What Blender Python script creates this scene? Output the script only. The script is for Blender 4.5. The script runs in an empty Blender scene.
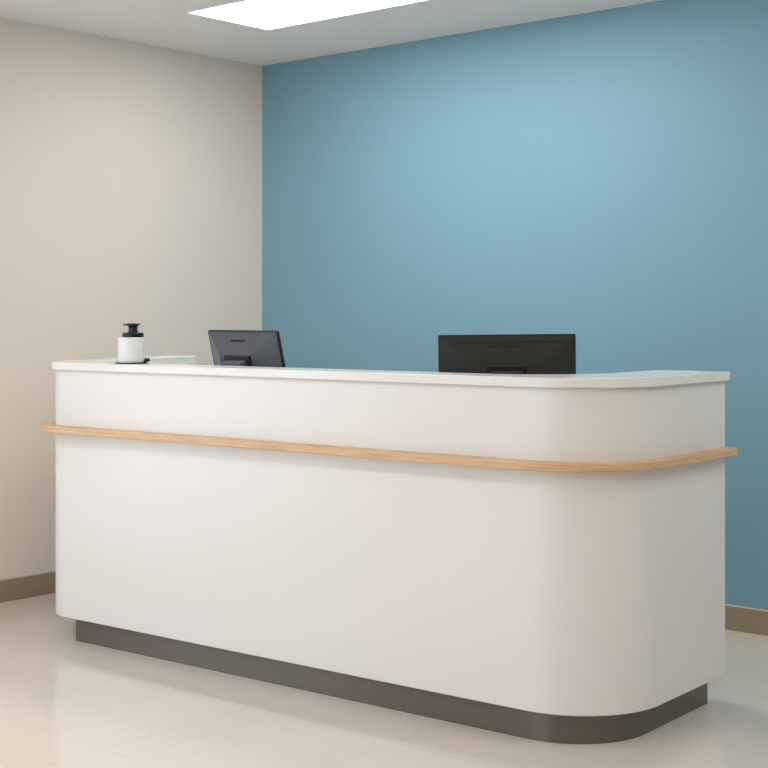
import bpy, bmesh, math, random
from mathutils import Vector, Matrix
random.seed(4)
C = bpy.context.scene.collection
PI = math.pi

# ------------------------------------------------------------------ camera
EYE = 1.3
cam_data = bpy.data.cameras.new('camera')
cam = bpy.data.objects.new('camera', cam_data); C.objects.link(cam)
cam_data.sensor_width = 36.0
cam_data.lens = 1414.8 / 768 * 36
cam_data.shift_y = -(384 - 315.14) / 768
cam_data.clip_start = 0.05
CAM_YAW = 0.7122
cam.location = (0, 0, EYE)
cam.rotation_euler = (PI / 2, 0, CAM_YAW)
bpy.context.scene.camera = cam

# ------------------------------------------------------------------ world, exposure, daylight
scn = bpy.context.scene
scn.view_settings.view_transform = 'Standard'
scn.view_settings.look = 'None'
scn.view_settings.gamma = 1
scn.view_settings.use_curve_mapping = False
scn.view_settings.exposure = -0.28
world = bpy.data.worlds.new('sky'); scn.world = world
world.use_nodes = True
wn = world.node_tree.nodes; wn['Background'].inputs[0].default_value = (0.76, 0.87, 1.0, 1)
wn['Background'].inputs[1].default_value = 4.0
CEIL_EMIT = 10.5            # ceiling panel brightness

# room extents
XW, XE, YB, YF, HC = -5.503, 1.9, 5.365, -2.6, 2.648
# windows on the front wall (behind the camera) and on the left wall, nearer than the view
WIN_FRONT = (-4.7, -2.1, 0.25, 2.35)      # x0 x1 z0 z1
WIN_SIDE = (0.2, 2.45, 0.25, 2.35)        # y0 y1 z0 z1

def portal(name, loc, rot, sx, sy):
    l = bpy.data.lights.new(name, 'AREA'); l.shape = 'RECTANGLE'; l.size = sx; l.size_y = sy
    l.cycles.is_portal = True
    o = bpy.data.objects.new(name, l); C.objects.link(o); o.location = loc; o.rotation_euler = rot
    return o
portal('daylight_portal', ((WIN_FRONT[0] + WIN_FRONT[1]) / 2, YF - 0.13, 1.3), (PI / 2, 0, 0),
       WIN_FRONT[1] - WIN_FRONT[0], 2.1).rotation_euler = (PI / 2, 0, PI)
portal('daylight_portal', (XW - 0.13, (WIN_SIDE[0] + WIN_SIDE[1]) / 2, 1.3), (PI / 2, 0, -PI / 2),
       WIN_SIDE[1] - WIN_SIDE[0], 2.1).rotation_euler = (PI / 2, 0, PI / 2)
for o in bpy.data.objects:
    if o.type == 'LIGHT':   # area lamps shine along local -Z: aim it into the room
        aim = Vector((0, 1, 0)) if abs(o.location.y - YF) < 0.3 else Vector((1, 0, 0))
        o.rotation_euler = aim.to_track_quat('-Z', 'Z').to_euler()

# ------------------------------------------------------------------ helpers
def srgb(r, g, b):
    f = lambda c: (c / 255 / 12.92) if c / 255 <= 0.04045 else ((c / 255 + 0.055) / 1.055) ** 2.4
    return (f(r), f(g), f(b), 1)

def mat(name, col, rough=0.5, metal=0.0, spec=0.5, noise=0.0, nscale=8.0, bump=0.0, bscale=200.0, coat=0.0):
    m = bpy.data.materials.new(name); m.use_nodes = True
    nt = m.node_tree; N = nt.nodes; L = nt.links; b = N['Principled BSDF']
    b.inputs['Base Color'].default_value = col
    b.inputs['Roughness'].default_value = rough
    b.inputs['Metallic'].default_value = metal
    b.inputs['Specular IOR Level'].default_value = spec
    b.inputs['Coat Weight'].default_value = coat
    tc = N.new('ShaderNodeTexCoord')
    if noise:
        n = N.new('ShaderNodeTexNoise'); n.inputs['Scale'].default_value = nscale; n.inputs['Detail'].default_value = 5
        L.new(tc.outputs['Object'], n.inputs['Vector'])
        mx = N.new('ShaderNodeMix'); mx.data_type = 'RGBA'
        mx.inputs[6].default_value = tuple(c * (1 - noise) for c in col[:3]) + (1,)
        mx.inputs[7].default_value = tuple(min(1, c * (1 + noise)) for c in col[:3]) + (1,)
        L.new(n.outputs['Fac'], mx.inputs[0]); L.new(mx.outputs[2], b.inputs['Base Color'])
    if bump:
        n2 = N.new('ShaderNodeTexNoise'); n2.inputs['Scale'].default_value = bscale; n2.inputs['Detail'].default_value = 3
        L.new(tc.outputs['Object'], n2.inputs['Vector'])
        bp = N.new('ShaderNodeBump'); bp.inputs['Strength'].default_value = bump; bp.inputs['Distance'].default_value = 0.001
        L.new(n2.outputs['Fac'], bp.inputs['Height']); L.new(bp.outputs[0], b.inputs['Normal'])
    return m

def emat(name, col, strength):
    m = bpy.data.materials.new(name); m.use_nodes = True
    b = m.node_tree.nodes['Principled BSDF']
    b.inputs['Base Color'].default_value = (0.8, 0.8, 0.8, 1)
    b.inputs['Emission Color'].default_value = col
    b.inputs['Emission Strength'].default_value = strength
    return m

def obj(name, bm, m, parent=None, bevel=0.0, seg=2, smooth=False, angle=30):
    me = bpy.data.meshes.new(name)
    bmesh.ops.recalc_face_normals(bm, faces=bm.faces)
    bm.to_mesh(me); bm.free()
    me.materials.append(m)
    o = bpy.data.objects.new(name, me); C.objects.link(o)
    if parent is not None: o.parent = parent
    if smooth or bevel:
        for p in me.polygons: p.use_smooth = True
        me.set_sharp_from_angle(angle=math.radians(angle))
    if bevel:
        md = o.modifiers.new('bevel', 'BEVEL'); md.width = bevel; md.segments = seg
        md.limit_method = 'ANGLE'; md.angle_limit = math.radians(40); md.harden_normals = True
    return o

def box(bm, x0, x1, y0, y1, z0, z1):
    v = [bm.verts.new(p) for p in ((x0, y0, z0), (x1, y0, z0), (x1, y1, z0), (x0, y1, z0),
                                   (x0, y0, z1), (x1, y0, z1), (x1, y1, z1), (x0, y1, z1))]
    for f in ((0, 3, 2, 1), (4, 5, 6, 7), (0, 1, 5, 4), (1, 2, 6, 5), (2, 3, 7, 6), (3, 0, 4, 7)):
        bm.faces.new([v[i] for i in f])
    return v

def boxes(*bs):
    bm = bmesh.new()
    for b in bs: box(bm, *b)
    return bm

def prism(bm, pts, z0, z1):
    lo = [bm.verts.new((x, y, z0)) for x, y in pts]
    hi = [bm.verts.new((x, y, z1)) for x, y in pts]
    n = len(pts)
    for i in range(n):
        bm.faces.new((lo[i], lo[(i + 1) % n], hi[(i + 1) % n], hi[i]))
    bm.faces.new(hi); bm.faces.new(lo[::-1])

def lathe(bm, prof, n=48, c=(0, 0, 0)):
    rings = []
    for r, z in prof:
        if r < 1e-6: rings.append([bm.verts.new((c[0], c[1], c[2] + z))])
        else: rings.append([bm.verts.new((c[0] + r * math.cos(2 * PI * i / n), c[1] + r * math.sin(2 * PI * i / n), c[2] + z)) for i in range(n)])
    for a, b in zip(rings, rings[1:]):
        for i in range(n):
            j = (i + 1) % n
            if len(a) == 1: bm.faces.new((a[0], b[i], b[j]))
            elif len(b) == 1: bm.faces.new((a[i], a[j], b[0]))
            else: bm.faces.new((a[i], a[j], b[j], b[i]))

def tube(bm, pts, rad, n=12):
    pts = [Vector(p) for p in pts]; rings = []
    for i, p in enumerate(pts):
        d = (pts[min(i + 1, len(pts) - 1)] - pts[max(i - 1, 0)]).normalized()
        u = d.cross(Vector((0, 0, 1)))
        if u.length < 1e-3: u = d.cross(Vector((1, 0, 0)))
        u.normalize(); w = d.cross(u)
        r = rad[i] if isinstance(rad, (list, tuple)) else rad
        rings.append([bm.verts.new(p + (u * math.cos(2 * PI * k / n) + w * math.sin(2 * PI * k / n)) * r) for k in range(n)])
    for a, b in zip(rings, rings[1:]):
        for k in range(n): bm.faces.new((a[k], a[(k + 1) % n], b[(k + 1) % n], b[k]))
    bm.faces.new(rings[0][::-1]); bm.faces.new(rings[-1])

def offset(path, d):
    """open polyline of (x, y, fillet radius) moved d to its right-hand side"""
    out = []
    n = len(path)
    for i, (x, y, r) in enumerate(path):
        p = Vector((x, y))
        ns = []
        for a, b in ((i - 1, i), (i, i + 1)):
            if a >= 0 and b < n:
                t = (Vector(path[b][:2]) - Vector(path[a][:2])).normalized()
                ns.append(Vector((t.y, -t.x)))
        if len(ns) == 1: q = p + ns[0] * d
        else:
            m = (ns[0] + ns[1]).normalized(); q = p + m * d / m.dot(ns[0])
        turn = 0
        if len(ns) == 2: turn = ns[0].x * ns[1].y - ns[0].y * ns[1].x
        out.append((q.x, q.y, (max(r + d, 0.001) if turn > 0 else max(r - d, 0.001)) if r else 0))
    return out

def fillet(path, seg=28):
    out = []
    n = len(path)
    for i, (x, y, r) in enumerate(path):
        if i in (0, n - 1) or r <= 0: out.append((x, y)); continue
        p = Vector((x, y)); a = (Vector(path[i - 1][:2]) - p).normalized(); b = (Vector(path[i + 1][:2]) - p).normalized()
        th = math.acos(max(-1, min(1, a.dot(b)))); t = r / math.tan(th / 2)
        s = p + a * t; e = p + b * t
        c = p + (a + b).normalized() * (r / math.sin(th / 2))
        a0 = math.atan2(s.y - c.y, s.x - c.x); a1 = math.atan2(e.y - c.y, e.x - c.x)
        da = (a1 - a0 + PI) % (2 * PI) - PI
        for k in range(seg + 1):
            g = a0 + da * k / seg; out.append((c.x + r * math.cos(g), c.y + r * math.sin(g)))
    return out

def tag(o, label=None, cat=None, group=None, kind=None):
    if label: o['label'] = label
    if cat: o['category'] = cat
    if group: o['group'] = group
    if kind: o['kind'] = kind
    return o

def empty(name, loc, rz=0):
    o = bpy.data.objects.new(name, None); C.objects.link(o); o.location = loc; o.rotation_euler = (0, 0, rz)
    o.empty_display_size = 0.1
    return o

# ------------------------------------------------------------------ materials
M = {}
M['left_wall'] = mat('warm_white_paint', srgb(235, 225, 214), 0.7, noise=0.012, nscale=1.5, bump=0.12, bscale=350)
M['blue_wall'] = mat('blue_paint', srgb(125, 169, 188), 0.55, noise=0.012, nscale=1.5, bump=0.12, bscale=350)
M['plain_wall'] = mat('white_paint', srgb(214, 204, 190), 0.7, noise=0.012, nscale=1.5)
M['ceiling'] = mat('ceiling_paint', srgb(243, 239, 236), 0.8, noise=0.01, nscale=2)
M['baseboard'] = mat('taupe_baseboard', srgb(156, 142, 122), 0.5, noise=0.03, nscale=20)
M['edge_highlight'] = mat('pale_edge_highlight', srgb(205, 205, 196), 0.6)  # pale colour for the highlight painted along the baseboard tops
M['laminate'] = mat('white_laminate', srgb(236, 232, 228), 0.28, noise=0.006, nscale=2)
M['solid_top'] = mat('white_solid_surface', srgb(240, 238, 233), 0.2, noise=0.006, nscale=6)
M['plinth'] = mat('bronze_plinth', srgb(112, 105, 96), 0.3, metal=0.5, noise=0.04, nscale=14)
M['white_metal'] = mat('white_metal', srgb(235, 235, 232), 0.4)
M['glass_frame'] = mat('window_frame_grey', srgb(150, 150, 148), 0.4, metal=0.5)
M['mon_grey'] = mat('dark_plastic', srgb(25, 25, 22), 0.5, noise=0.05, nscale=40)
M['mon_slate'] = mat('slate_plastic', srgb(82, 86, 94), 0.36, noise=0.04, nscale=40)
M['mon_black'] = mat('black_plastic', srgb(8, 8, 9), 0.4)
M['screen'] = mat('screen_glass', srgb(8, 9, 11), 0.1)
M['bottle'] = mat('white_bottle_plastic', srgb(236, 236, 236), 0.35)
M['black_cap'] = mat('glossy_black_cap', srgb(7, 7, 8), 0.3)
M['lamp'] = emat('panel_diffuser', (1.0, 0.968, 0.925, 1), CEIL_EMIT)

def wood():
    m = bpy.data.materials.new('light_oak'); m.use_nodes = True
    N = m.node_tree.nodes; L = m.node_tree.links; b = N['Principled BSDF']
    tc = N.new('ShaderNodeTexCoord'); mp = N.new('ShaderNodeMapping'); mp.inputs['Scale'].default_value = (3, 3, 90)
    L.new(tc.outputs['Object'], mp.inputs[0])
    n = N.new('ShaderNodeTexNoise'); n.inputs['Scale'].default_value = 2.2; n.inputs['Detail'].default_value = 8
    n.inputs['Distortion'].default_value = 0.6
    L.new(mp.outputs[0], n.inputs['Vector'])
    cr = N.new('ShaderNodeValToRGB')
    cr.color_ramp.elements[0].position = 0.3; cr.color_ramp.elements[0].color = srgb(206, 164, 118)
    cr.color_ramp.elements[1].position = 0.7; cr.color_ramp.elements[1].color = srgb(230, 194, 150)
    L.new(n.outputs['Fac'], cr.inputs[0]); L.new(cr.outputs[0], b.inputs['Base Color'])
    b.inputs['Roughness'].default_value = 0.42
    return m
M['oak'] = wood()

def tiles():
    m = bpy.data.materials.new('polished_porcelain_tile'); m.use_nodes = True
    N = m.node_tree.nodes; L = m.node_tree.links; b = N['Principled BSDF']
    tc = N.new('ShaderNodeTexCoord'); mp = N.new('ShaderNodeMapping')
    mp.inputs['Location'].default_value = (2.17 + 0.62 * 10, -4.52 + 0.62 * 20, 0)
    L.new(tc.outputs['Object'], mp.inputs[0])
    br = N.new('ShaderNodeTexBrick'); br.offset = 0; br.squash = 1
    br.inputs['Scale'].default_value = 1; br.inputs['Brick Width'].default_value = 0.62; br.inputs['Row Height'].default_value = 0.62
    br.inputs['Mortar Size'].default_value = 0.0014; br.inputs['Mortar Smooth'].default_value = 0.3
    br.inputs['Color1'].default_value = srgb(223, 214, 204); br.inputs['Color2'].default_value = srgb(221, 212, 201)
    br.inputs['Mortar'].default_value = srgb(203, 193, 182)
    L.new(mp.outputs[0], br.inputs['Vector'])
    n = N.new('ShaderNodeTexNoise'); n.inputs['Scale'].default_value = 1.6; n.inputs['Detail'].default_value = 6
    L.new(tc.outputs['Object'], n.inputs['Vector'])
    mx = N.new('ShaderNodeMix'); mx.data_type = 'RGBA'; mx.blend_type = 'MULTIPLY'; mx.inputs[0].default_value = 1
    cr = N.new('ShaderNodeValToRGB')
    cr.color_ramp.elements[0].position = 0.3; cr.color_ramp.elements[0].color = (0.93, 0.925, 0.91, 1)
    cr.color_ramp.elements[1].position = 0.7; cr.color_ramp.elements[1].color = (1, 1, 1, 1)
    L.new(n.outputs['Fac'], cr.inputs[0]); L.new(br.outputs['Color'], mx.inputs[6]); L.new(cr.outputs[0], mx.inputs[7])
    L.new(mx.outputs[2], b.inputs['Base Color'])
    b.inputs['Roughness'].default_value = 0.12
    bp = N.new('ShaderNodeBump'); bp.inputs['Strength'].default_value = 0.25; bp.inputs['Distance'].default_value = 0.001; bp.invert = True
    L.new(br.outputs['Fac'], bp.inputs['Height']); L.new(bp.outputs[0], b.inputs['Normal'])
    return m
M['tile'] = tiles()

def glass():
    m = bpy.data.materials.new('window_glass'); m.use_nodes = True
    N = m.node_tree.nodes; L = m.node_tree.links
    N.remove(N['Principled BSDF'])
    t = N.new('ShaderNodeBsdfTransparent'); g = N.new('ShaderNodeBsdfGlossy'); g.inputs['Roughness'].default_value = 0.02
    mx = N.new('ShaderNodeMixShader'); mx.inputs[0].default_value = 0.06
    L.new(t.outputs[0], mx.inputs[1]); L.new(g.outputs[0], mx.inputs[2]); L.new(mx.outputs[0], N['Material Output'].inputs[0])
    return m
M['glass'] = glass()

# ------------------------------------------------------------------ room shell
T = 0.12
def struct(name, bm, m, parent=None, **k):
    o = obj(name, bm, m, parent, **k); o['kind'] = 'structure'; return o
struct('floor', boxes((XW - T, XE + T, YF - T, YB + T, -0.1, 0)), M['tile'])
lights = [(-4.79, -2.99, 4.20, 4.71, 'bright rectangular ceiling light panel above the left end of the desk'),  # only this panel is in view; the rest are added to light the room
          (-4.79, -2.99, 1.20, 1.71, 'added unseen ceiling light panel over the floor in front of the desk'),
          (-4.79, -2.99, -1.50, -0.99, 'added unseen ceiling light panel between the two windows'),
          (-1.20, 0.60, 1.20, 1.71, 'added unseen ceiling light panel nearest above the camera'),
          (-1.20, 0.60, 4.20, 4.71, 'added unseen ceiling light panel near the blue wall, right of the desk')]
# ceiling with an opening for each recessed panel (grid of cells minus the panels)
bm = bmesh.new()
xs = sorted({XW - T, XE + T, *[l[0] for l in lights], *[l[1] for l in lights]})
ys = sorted({YF - T, YB + T, *[l[2] for l in lights], *[l[3] for l in lights]})
gv = {}
def gvert(x, y, z):
    k = (round(x, 4), round(y, 4), z)
    if k not in gv: gv[k] = bm.verts.new((x, y, z))
    return gv[k]
hole = {(l[0], l[2]) for l in lights}
cells = [(i, j) for i in range(len(xs) - 1) for j in range(len(ys) - 1) if (xs[i], ys[j]) not in hole]
for i, j in cells:
    x0, x1, y0, y1 = xs[i], xs[i + 1], ys[j], ys[j + 1]
    bm.faces.new((gvert(x0, y0, HC), gvert(x0, y1, HC), gvert(x1, y1, HC), gvert(x1, y0, HC)))
    bm.faces.new((gvert(x0, y0, HC + T), gvert(x1, y0, HC + T), gvert(x1, y1, HC + T), gvert(x0, y1, HC + T)))
for e in [e for e in bm.edges if len(e.link_faces) == 1 and e.verts[0].co.z == HC]:
    a, b = e.verts
    bm.faces.new((a, b, gvert(b.co.x, b.co.y, HC + T), gvert(a.co.x, a.co.y, HC + T)))
struct('ceiling', bm, M['ceiling'])
struct('wall_back', boxes((XW - T, XE + T, YB, YB + T, 0, HC)), M['blue_wall'])
struct('wall_right', boxes((XE, XE + T, YF - T, YB, 0, HC)), M['plain_wall'])
a, b, c, d = WIN_SIDE
struct('wall_left', boxes((XW - T, XW, b, YB, 0, HC), (XW - T, XW, YF - T, a, 0, HC), (XW - T, XW, a, b, 0, c), (XW - T, XW, a, b, d, HC)), M['left_wall'])
a, b, c, d = WIN_FRONT
struct('wall_front', boxes((XW, a, YF - T, YF, 0, HC), (b, XE, YF - T, YF, 0, HC), (a, b, YF - T, YF, 0, c), (a, b, YF - T, YF, d, HC)), M['plain_wall'])

def window(name, along_x, u0, u1, z0, z1, w):
    root = empty(name, ((u0 + u1) / 2, w, z0) if along_x else (w, (u0 + u1) / 2, z0), 0 if along_x else PI / 2)
    root['kind'] = 'structure'
    h = z1 - z0; hw = (u1 - u0) / 2; f = 0.05
    obj('window_frame', boxes((-hw, hw, -0.03, 0.03, 0, f), (-hw, hw, -0.03, 0.03, h - f, h), (-hw, -hw + f, -0.03, 0.03, f, h - f),
                              (hw - f, hw, -0.03, 0.03, f, h - f), (-f / 2, f / 2, -0.03, 0.03, f, h - f)), M['glass_frame'], root)
    for s in (-1, 1):
        x0, x1 = (f / 2, hw - f) if s > 0 else (-hw + f, -f / 2)
        obj('window_pane', boxes((x0, x1, -0.003, 0.003, f, h - f)), M['glass'], root)
window('window_1', True, *WIN_FRONT, YF - T / 2)
window('window_2', False, *WIN_SIDE, XW - T / 2)

HB = 0.098; TB = 0.012
struct('baseboard_back', boxes((XW + TB, XE - TB, YB - TB, YB, 0, HB)), M['baseboard'], bevel=0.002)
struct('baseboard_left', boxes((XW, XW + TB, YF, YB, 0, HB)), M['baseboard'], bevel=0.002)
struct('baseboard_right', boxes((XE - TB, XE, YF, YB, 0, HB)), M['baseboard'])
struct('baseboard_front', boxes((XW + TB, XE - TB, YF, YF + TB, 0, HB)), M['baseboard'])
struct('highlight_strip_1', boxes((XW + 0.006, XE, YB - 0.007, YB, HB, HB + 0.005)), M['edge_highlight'])  # thin pale strips that draw the highlight on the baseboard top edge
struct('highlight_strip_2', boxes((XW, XW + 0.006, YF, YB - 0.007, HB, HB + 0.005)), M['edge_highlight'])

# ------------------------------------------------------------------ ceiling panels
for x0, x1, y0, y1, lab in lights:
    cx, cy = (x0 + x1) / 2, (y0 + y1) / 2
    r = empty('ceiling_light', (cx, cy, HC)); tag(r, lab, 'ceiling light', 'recessed ceiling light panels')
    w, dd, f = (x1 - x0) / 2, (y1 - y0) / 2, 0.006
    obj('light_frame', boxes((-w, w, -dd, -dd + f, 0, 0.05), (-w, w, dd - f, dd, 0, 0.05), (-w, -w + f, -dd + f, dd - f, 0, 0.05),
                             (w - f, w, -dd + f, dd - f, 0, 0.05), (-w + f, w - f, -dd + f, dd - f, 0.035, 0.05)), M['white_metal'], r)
    obj('diffuser', boxes((-w + f, w - f, -dd + f, dd - f, 0.002, 0.012)), M['lamp'], r)

# ------------------------------------------------------------------ reception desk (its own frame, turned slightly to the room)
RY = 0.0473
DESK = empty('reception_desk', (0, 0, 0), RY)
# origin of the desk frame goes to the desk's middle
OX, OY = -3.4, 4.05
cr_, sr_ = math.cos(RY), math.sin(RY)
DESK.location = (OX * cr_ - OY * sr_, OX * sr_ + OY * cr_, 0)
tag(DESK, 'large white curved reception desk with an oak rail and dark plinth on the tiled floor', 'reception desk')
def dk(pts): return [(p[0] - OX, p[1] - OY) + tuple(p[2:]) for p in pts]
HS, TS, HB0 = 1.1106, 0.0304, 0.0917
YFR, XR, YE = 3.665, -2.030, 4.448
# outer outline, from the back of the left wing round the front to the back of the right wing (right-hand side = outside)
outer = [(-4.905, 4.65, 0), (-4.612, YFR, 0.15), (XR, YFR, 0.30), (XR, YE, 0)]
inner = [(-2.27, YE, 0), (-2.27, 3.815, 0.30), (-4.46, 3.815, 0.06), (-4.80, 4.735, 0)]

def ring(o_path, i_path, z0, z1):
    bm = bmesh.new(); prism(bm, dk(fillet(o_path) + fillet(i_path)), z0, z1); return bm

def neg(path, d):   # offset an inner outline so that the band keeps its open ends
    o = offset(path, d); return o
body_in = [(-2.262, YE, 0), (-2.262, 3.805, 0.29), (-4.50, 3.805, 0.06), (-4.750, 4.65, 0)]
obj('body', ring(outer, inner and body_in, HB0, HS - TS), M['laminate'], DESK, bevel=0.003, angle=25)
top_out = offset(outer, 0.016)
top_in = [(-2.275, YE + 0.004, 0), (-2.275, 3.82, 0.30), (-4.515, 3.82, 0.06), (-4.765, 4.654, 0)]
top_out[-1] = (top_out[-1][0], YE + 0.004, 0)
obj('counter_top', ring(top_out, top_in, HS - TS, HS), M['solid_top'], DESK, bevel=0.004, seg=3, angle=25)
rail_out = offset([outer[0], outer[1], (XR - 0.012, YFR, 0.30), (XR - 0.012, YE, 0)], 0.057); rail_in = offset(outer, -0.002)
obj('oak_rail', ring(rail_out, rail_in[::-1], 0.8324, 0.8582), M['oak'], DESK, bevel=0.003, angle=25)
kick_out = [(-4.456 - 0.24, 4.40, 0), (-4.456, 3.687, 0.004), (-2.071, 3.687, 0.265), (-2.071, 4.398, 0)]
kick_in = [(-2.17, 4.398, 0), (-2.17, 3.787, 0.165), (-4.42, 3.787, 0), (-4.456 - 0.20, 4.40, 0)]
obj('plinth', ring(kick_out, kick_in, 0, HB0 + 0.0), M['plinth'], DESK, angle=25, smooth=True)
# staff side: lower worktop with its supports
wt = [(-4.499, 3.806, 0.05), (-2.263, 3.806, 0.285), (-2.263, 4.43, 0)]
bm = bmesh.new(); prism(bm, dk([(-4.676, 4.43)] + fillet([(-4.676, 4.43, 0)] + wt)[1:]), 0.705, 0.73)
obj('staff_worktop', bm, M['laminate'], DESK, bevel=0.002, angle=25)
for x in (-4.25, -3.42, -2.55):
    obj('worktop_support', boxes((x - OX - 0.012, x - OX + 0.012, 3.81 - OY, 4.35 - OY, 0, 0.705)), M['laminate'], DESK)

# ------------------------------------------------------------------ monitors
def to_room(x, y): return (x * cr_ - y * sr_, x * sr_ + y * cr_)
def pix(u, depth):
    """point of the room seen along picture column u at a forward distance"""
    r = (u - 384) / 1414.8 * depth
    s, c = math.sin(CAM_YAW), math.cos(CAM_YAW)
    return (-s * depth + c * r, c * depth + s * r)

def monitor(loc, rz, W, H, top_z, tilt, m_back, m_edge, label, slot, logo_w, roll=0.0, deep=0.036, inset=0.13, lz=-0.042, mz=0.0, tz=.115, mx=0.0):
    """back faces local -Y; loc = foot of the screen's top centre"""
    root = empty('monitor', (loc[0], loc[1], 0.73), rz)
    tag(root, label, 'monitor', 'desk monitors')
    R = Matrix.Rotation(tilt, 4, 'X')
    zt = top_z - 0.73
    Hc = Matrix.Translation((0, 0, zt)) @ R @ Matrix.Rotation(roll, 4, 'Y')      # origin at the top edge centre
    def tr(bm): bmesh.ops.transform(bm, matrix=Hc, verts=bm.verts); return bm
    w = W / 2; d = 0.012
    # bezel / front shell
    bm = bmesh.new()
    ptsr = fillet([(-w, -H / 2, 0), (-w, 0, 0.006), (w, 0, 0.006), (w, -H, 0.006), (-w, -H, 0.006), (-w, -H / 2 - 0.001, 0)], 5)
    f = [bm.verts.new((x, 0.0, z)) for x, z in ptsr]; b_ = [bm.verts.new((x, -d, z)) for x, z in ptsr]
    n = len(f)
    for i in range(n): bm.faces.new((f[i], f[(i + 1) % n], b_[(i + 1) % n], b_[i]))
    bm.faces.new(f); bm.faces.new(b_[::-1])
    obj('bezel', tr(bm), m_edge, root, bevel=0.0015, angle=40)
    # pyramid-like back shell
    bm = bmesh.new()
    a = [(-w + .003, -.002), (w - .003, -.002), (w - .003, -H + .003), (-w + .003, -H + .003)]
    c_ = [(-w + inset, -tz), (w - inset, -tz), (w - inset, -H + .06), (-w + inset, -H + .06)]
    A = [bm.verts.new((x, -d + 0.001, z)) for x, z in a]; B = [bm.verts.new((x, -d - deep, z)) for x, z in c_]
    for i in range(4): bm.faces.new((A[i], A[(i + 1) % 4], B[(i + 1) % 4], B[i]))
    bm.faces.new(B[::-1]); bm.faces.new(A)
    bs = obj('back_shell', tr(bm), m_back, root, bevel=0.005, seg=3, angle=20)
    def on_slope(z):  # y of the top slope at height z (negative)
        t = min(1, max(0, (-.002 - z) / (tz - .002))); return -d - deep * t
    if slot:          # long vent slot near the top
        bm = bmesh.new(); z = -0.026; y = on_slope(z)
        box(bm, -w * .70, w * .75, y - 0.0008, y + 0.004, z - 0.0022, z + 0.0022)
        obj('vent_slot', tr(bm), M['mon_black'], bs)
    # small row of lettering, too small to read in the photo
    bm = bmesh.new(); z = lz; cw = logo_w / 9
    for k in range(9):
        x = -logo_w / 2 + k * cw; y = on_slope(z)
        hh = 0.0038
        box(bm, x, x + cw * .22, y - 0.0016, y + 0.004, z - hh, z + hh)
        if k % 3 != 1: box(bm, x, x + cw * .7, y - 0.0016, y + 0.004, z + hh * .5, z + hh)
        if k % 2: box(bm, x + cw * .5, x + cw * .7, y - 0.0016, y + 0.004, z - hh, z + hh)
        if k % 4 != 3: box(bm, x, x + cw * .7, y - 0.0016, y + 0.004, z - hh, z - hh * .5)
    obj('lettering', tr(bm), M['mon_black'], bs)
    # recess and bracket that joins the stand
    bm = bmesh.new(); box(bm, mx - .072, mx + .072, min(-d - deep - .0025, -d - deep), -d + .0, -.20, -.108 + mz)
    obj('mount_recess', tr(bm), M['mon_black'], bs, bevel=0.003)
    bm = bmesh.new(); box(bm, mx - .058, mx + .058, -d - deep - .034, -d - deep + .002, -.19, -.124 + mz)
    obj('mount_bracket', tr(bm), m_back, root, bevel=0.006, seg=3)
    bm = bmesh.new(); box(bm, -w + .008, w - .008, -0.002, 0.0012, -H + .016, -.008)
    obj('screen', tr(bm), M['screen'], root)
    # neck and foot, upright
    hub = Hc @ Vector((0, -d - deep - .018, -.165))
    bm = bmesh.new()
    box(bm, mx - .03, mx + .03, hub.y - .012, hub.y + .012, 0.008, hub.z + .02)
    obj('stand_neck', bm, m_edge, root, bevel=0.004)
    bm = bmesh.new()
    pts = fillet([(0, hub.y - .085, 0), (.115, hub.y - .085, .03), (.115, hub.y + .10, .03), (-.115, hub.y + .10, .03), (-.115, hub.y - .085, .03), (-.001, hub.y - .085, 0)], 6)
    prism(bm, pts, 0, .009)
    obj('stand_foot', bm, m_edge, root, bevel=0.002)
    return root

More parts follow.
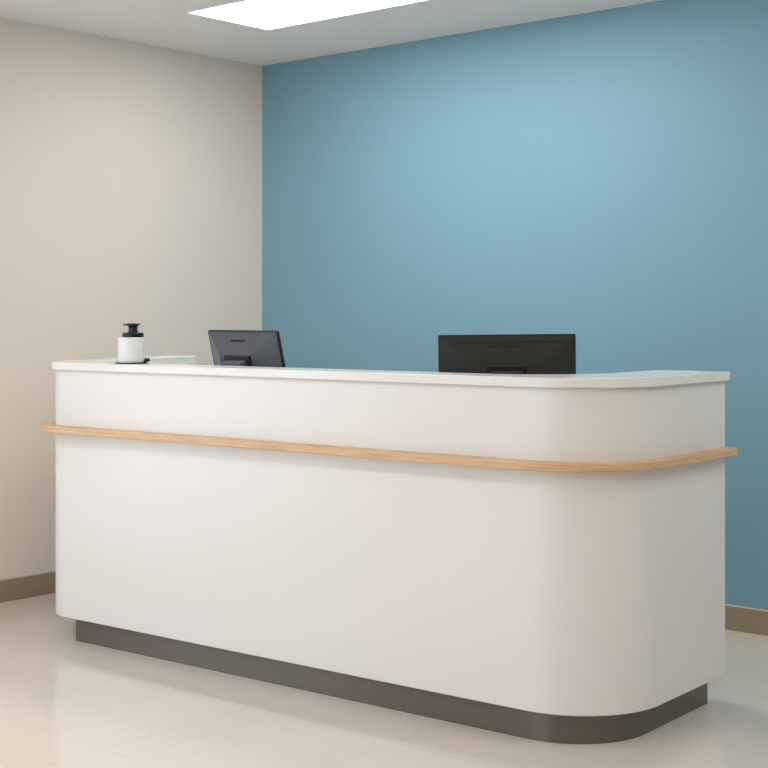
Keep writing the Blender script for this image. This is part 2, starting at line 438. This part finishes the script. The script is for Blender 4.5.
p = pix(506.5, 5.0)
monitor(p, CAM_YAW - math.atan(122.5 / 1414.8) + math.radians(-1.0), 0.484, 0.30, 1.2325, math.radians(4), M['mon_grey'], M['mon_grey'],
        'black computer monitor seen from behind, square on, near the curved right end of the counter', True, 0.13, roll=math.radians(-0.6))
p = pix(243.5, 5.42)
monitor(p, CAM_YAW - math.radians(49) + math.atan(140 / 1414.8), 0.402, 0.27, 1.2430, math.radians(14), M['mon_slate'], M['mon_black'],
        'tilted slate grey monitor seen from behind, near the pump bottle end of the counter', False, 0.085, deep=0.066, inset=0.125, lz=-0.034, mz=0.028, tz=0.085, mx=0.022)

# ------------------------------------------------------------------ soap dispenser on its tray
bx_, by_ = to_room(-4.188, 3.742)
tray = empty('tray', (bx_, by_, HS), 0)
tag(tray, 'thin round black tray under the white pump bottle', 'tray')
bm = bmesh.new(); lathe(bm, [(0, 0), (.062, 0), (.066, .001), (.066, .002), (.065, .003), (0, .003)])
obj('tray_dish', bm, M['black_cap'], tray, smooth=True)
bm = bmesh.new()
tube(bm, [(.044, .030, .002), (.046, .031, .010), (.050, .034, .016), (.055, .038, .016), (.058, .040, .009)], [.005, .007, .008, .008, .005])
obj('tray_handle', bm, M['black_cap'], tray, smooth=True)
bot = empty('pump_bottle', (bx_, by_, HS + .003), CAM_YAW)
tag(bot, 'white cylindrical pump bottle with a black pump cap on the left end of the counter', 'bottle')
bm = bmesh.new()
lathe(bm, [(0, 0), (.047, 0), (.0505, .003), (.0512, .008), (.0512, .081), (.0508, .083), (.0508, .0845), (.0512, .0865), (.0512, .095), (.0495, .099), (.044, .1005), (0, .1005)], 64)
obj('bottle_body', bm, M['bottle'], bot, smooth=True)
CX = .006
bm = bmesh.new()
lathe(bm, [(0, .100), (.040, .100), (.042, .1015), (.042, .1155), (.040, .118), (.022, .119), (0, .119)], 48, (CX, 0, 0))
obj('collar', bm, M['black_cap'], bot, smooth=True)
bm = bmesh.new()
lathe(bm, [(0, .118), (.022, .118), (.0185, .124), (.017, .132), (.018, .140), (.023, .147), (0, .147)], 40, (CX, 0, 0))
obj('pump_neck', bm, M['black_cap'], bot, smooth=True)
bm = bmesh.new()
lathe(bm, [(0, .146), (.024, .146), (.0285, .148), (.0285, .152), (.026, .154), (0, .1545)], 40, (CX, 0, 0))
tube(bm, [(-.012, 0, .1495), (-.025, 0, .1495), (-.031, 0, .1485)], [.0042, .0036, .003])
obj('pump_head', bm, M['black_cap'], bot, smooth=True)
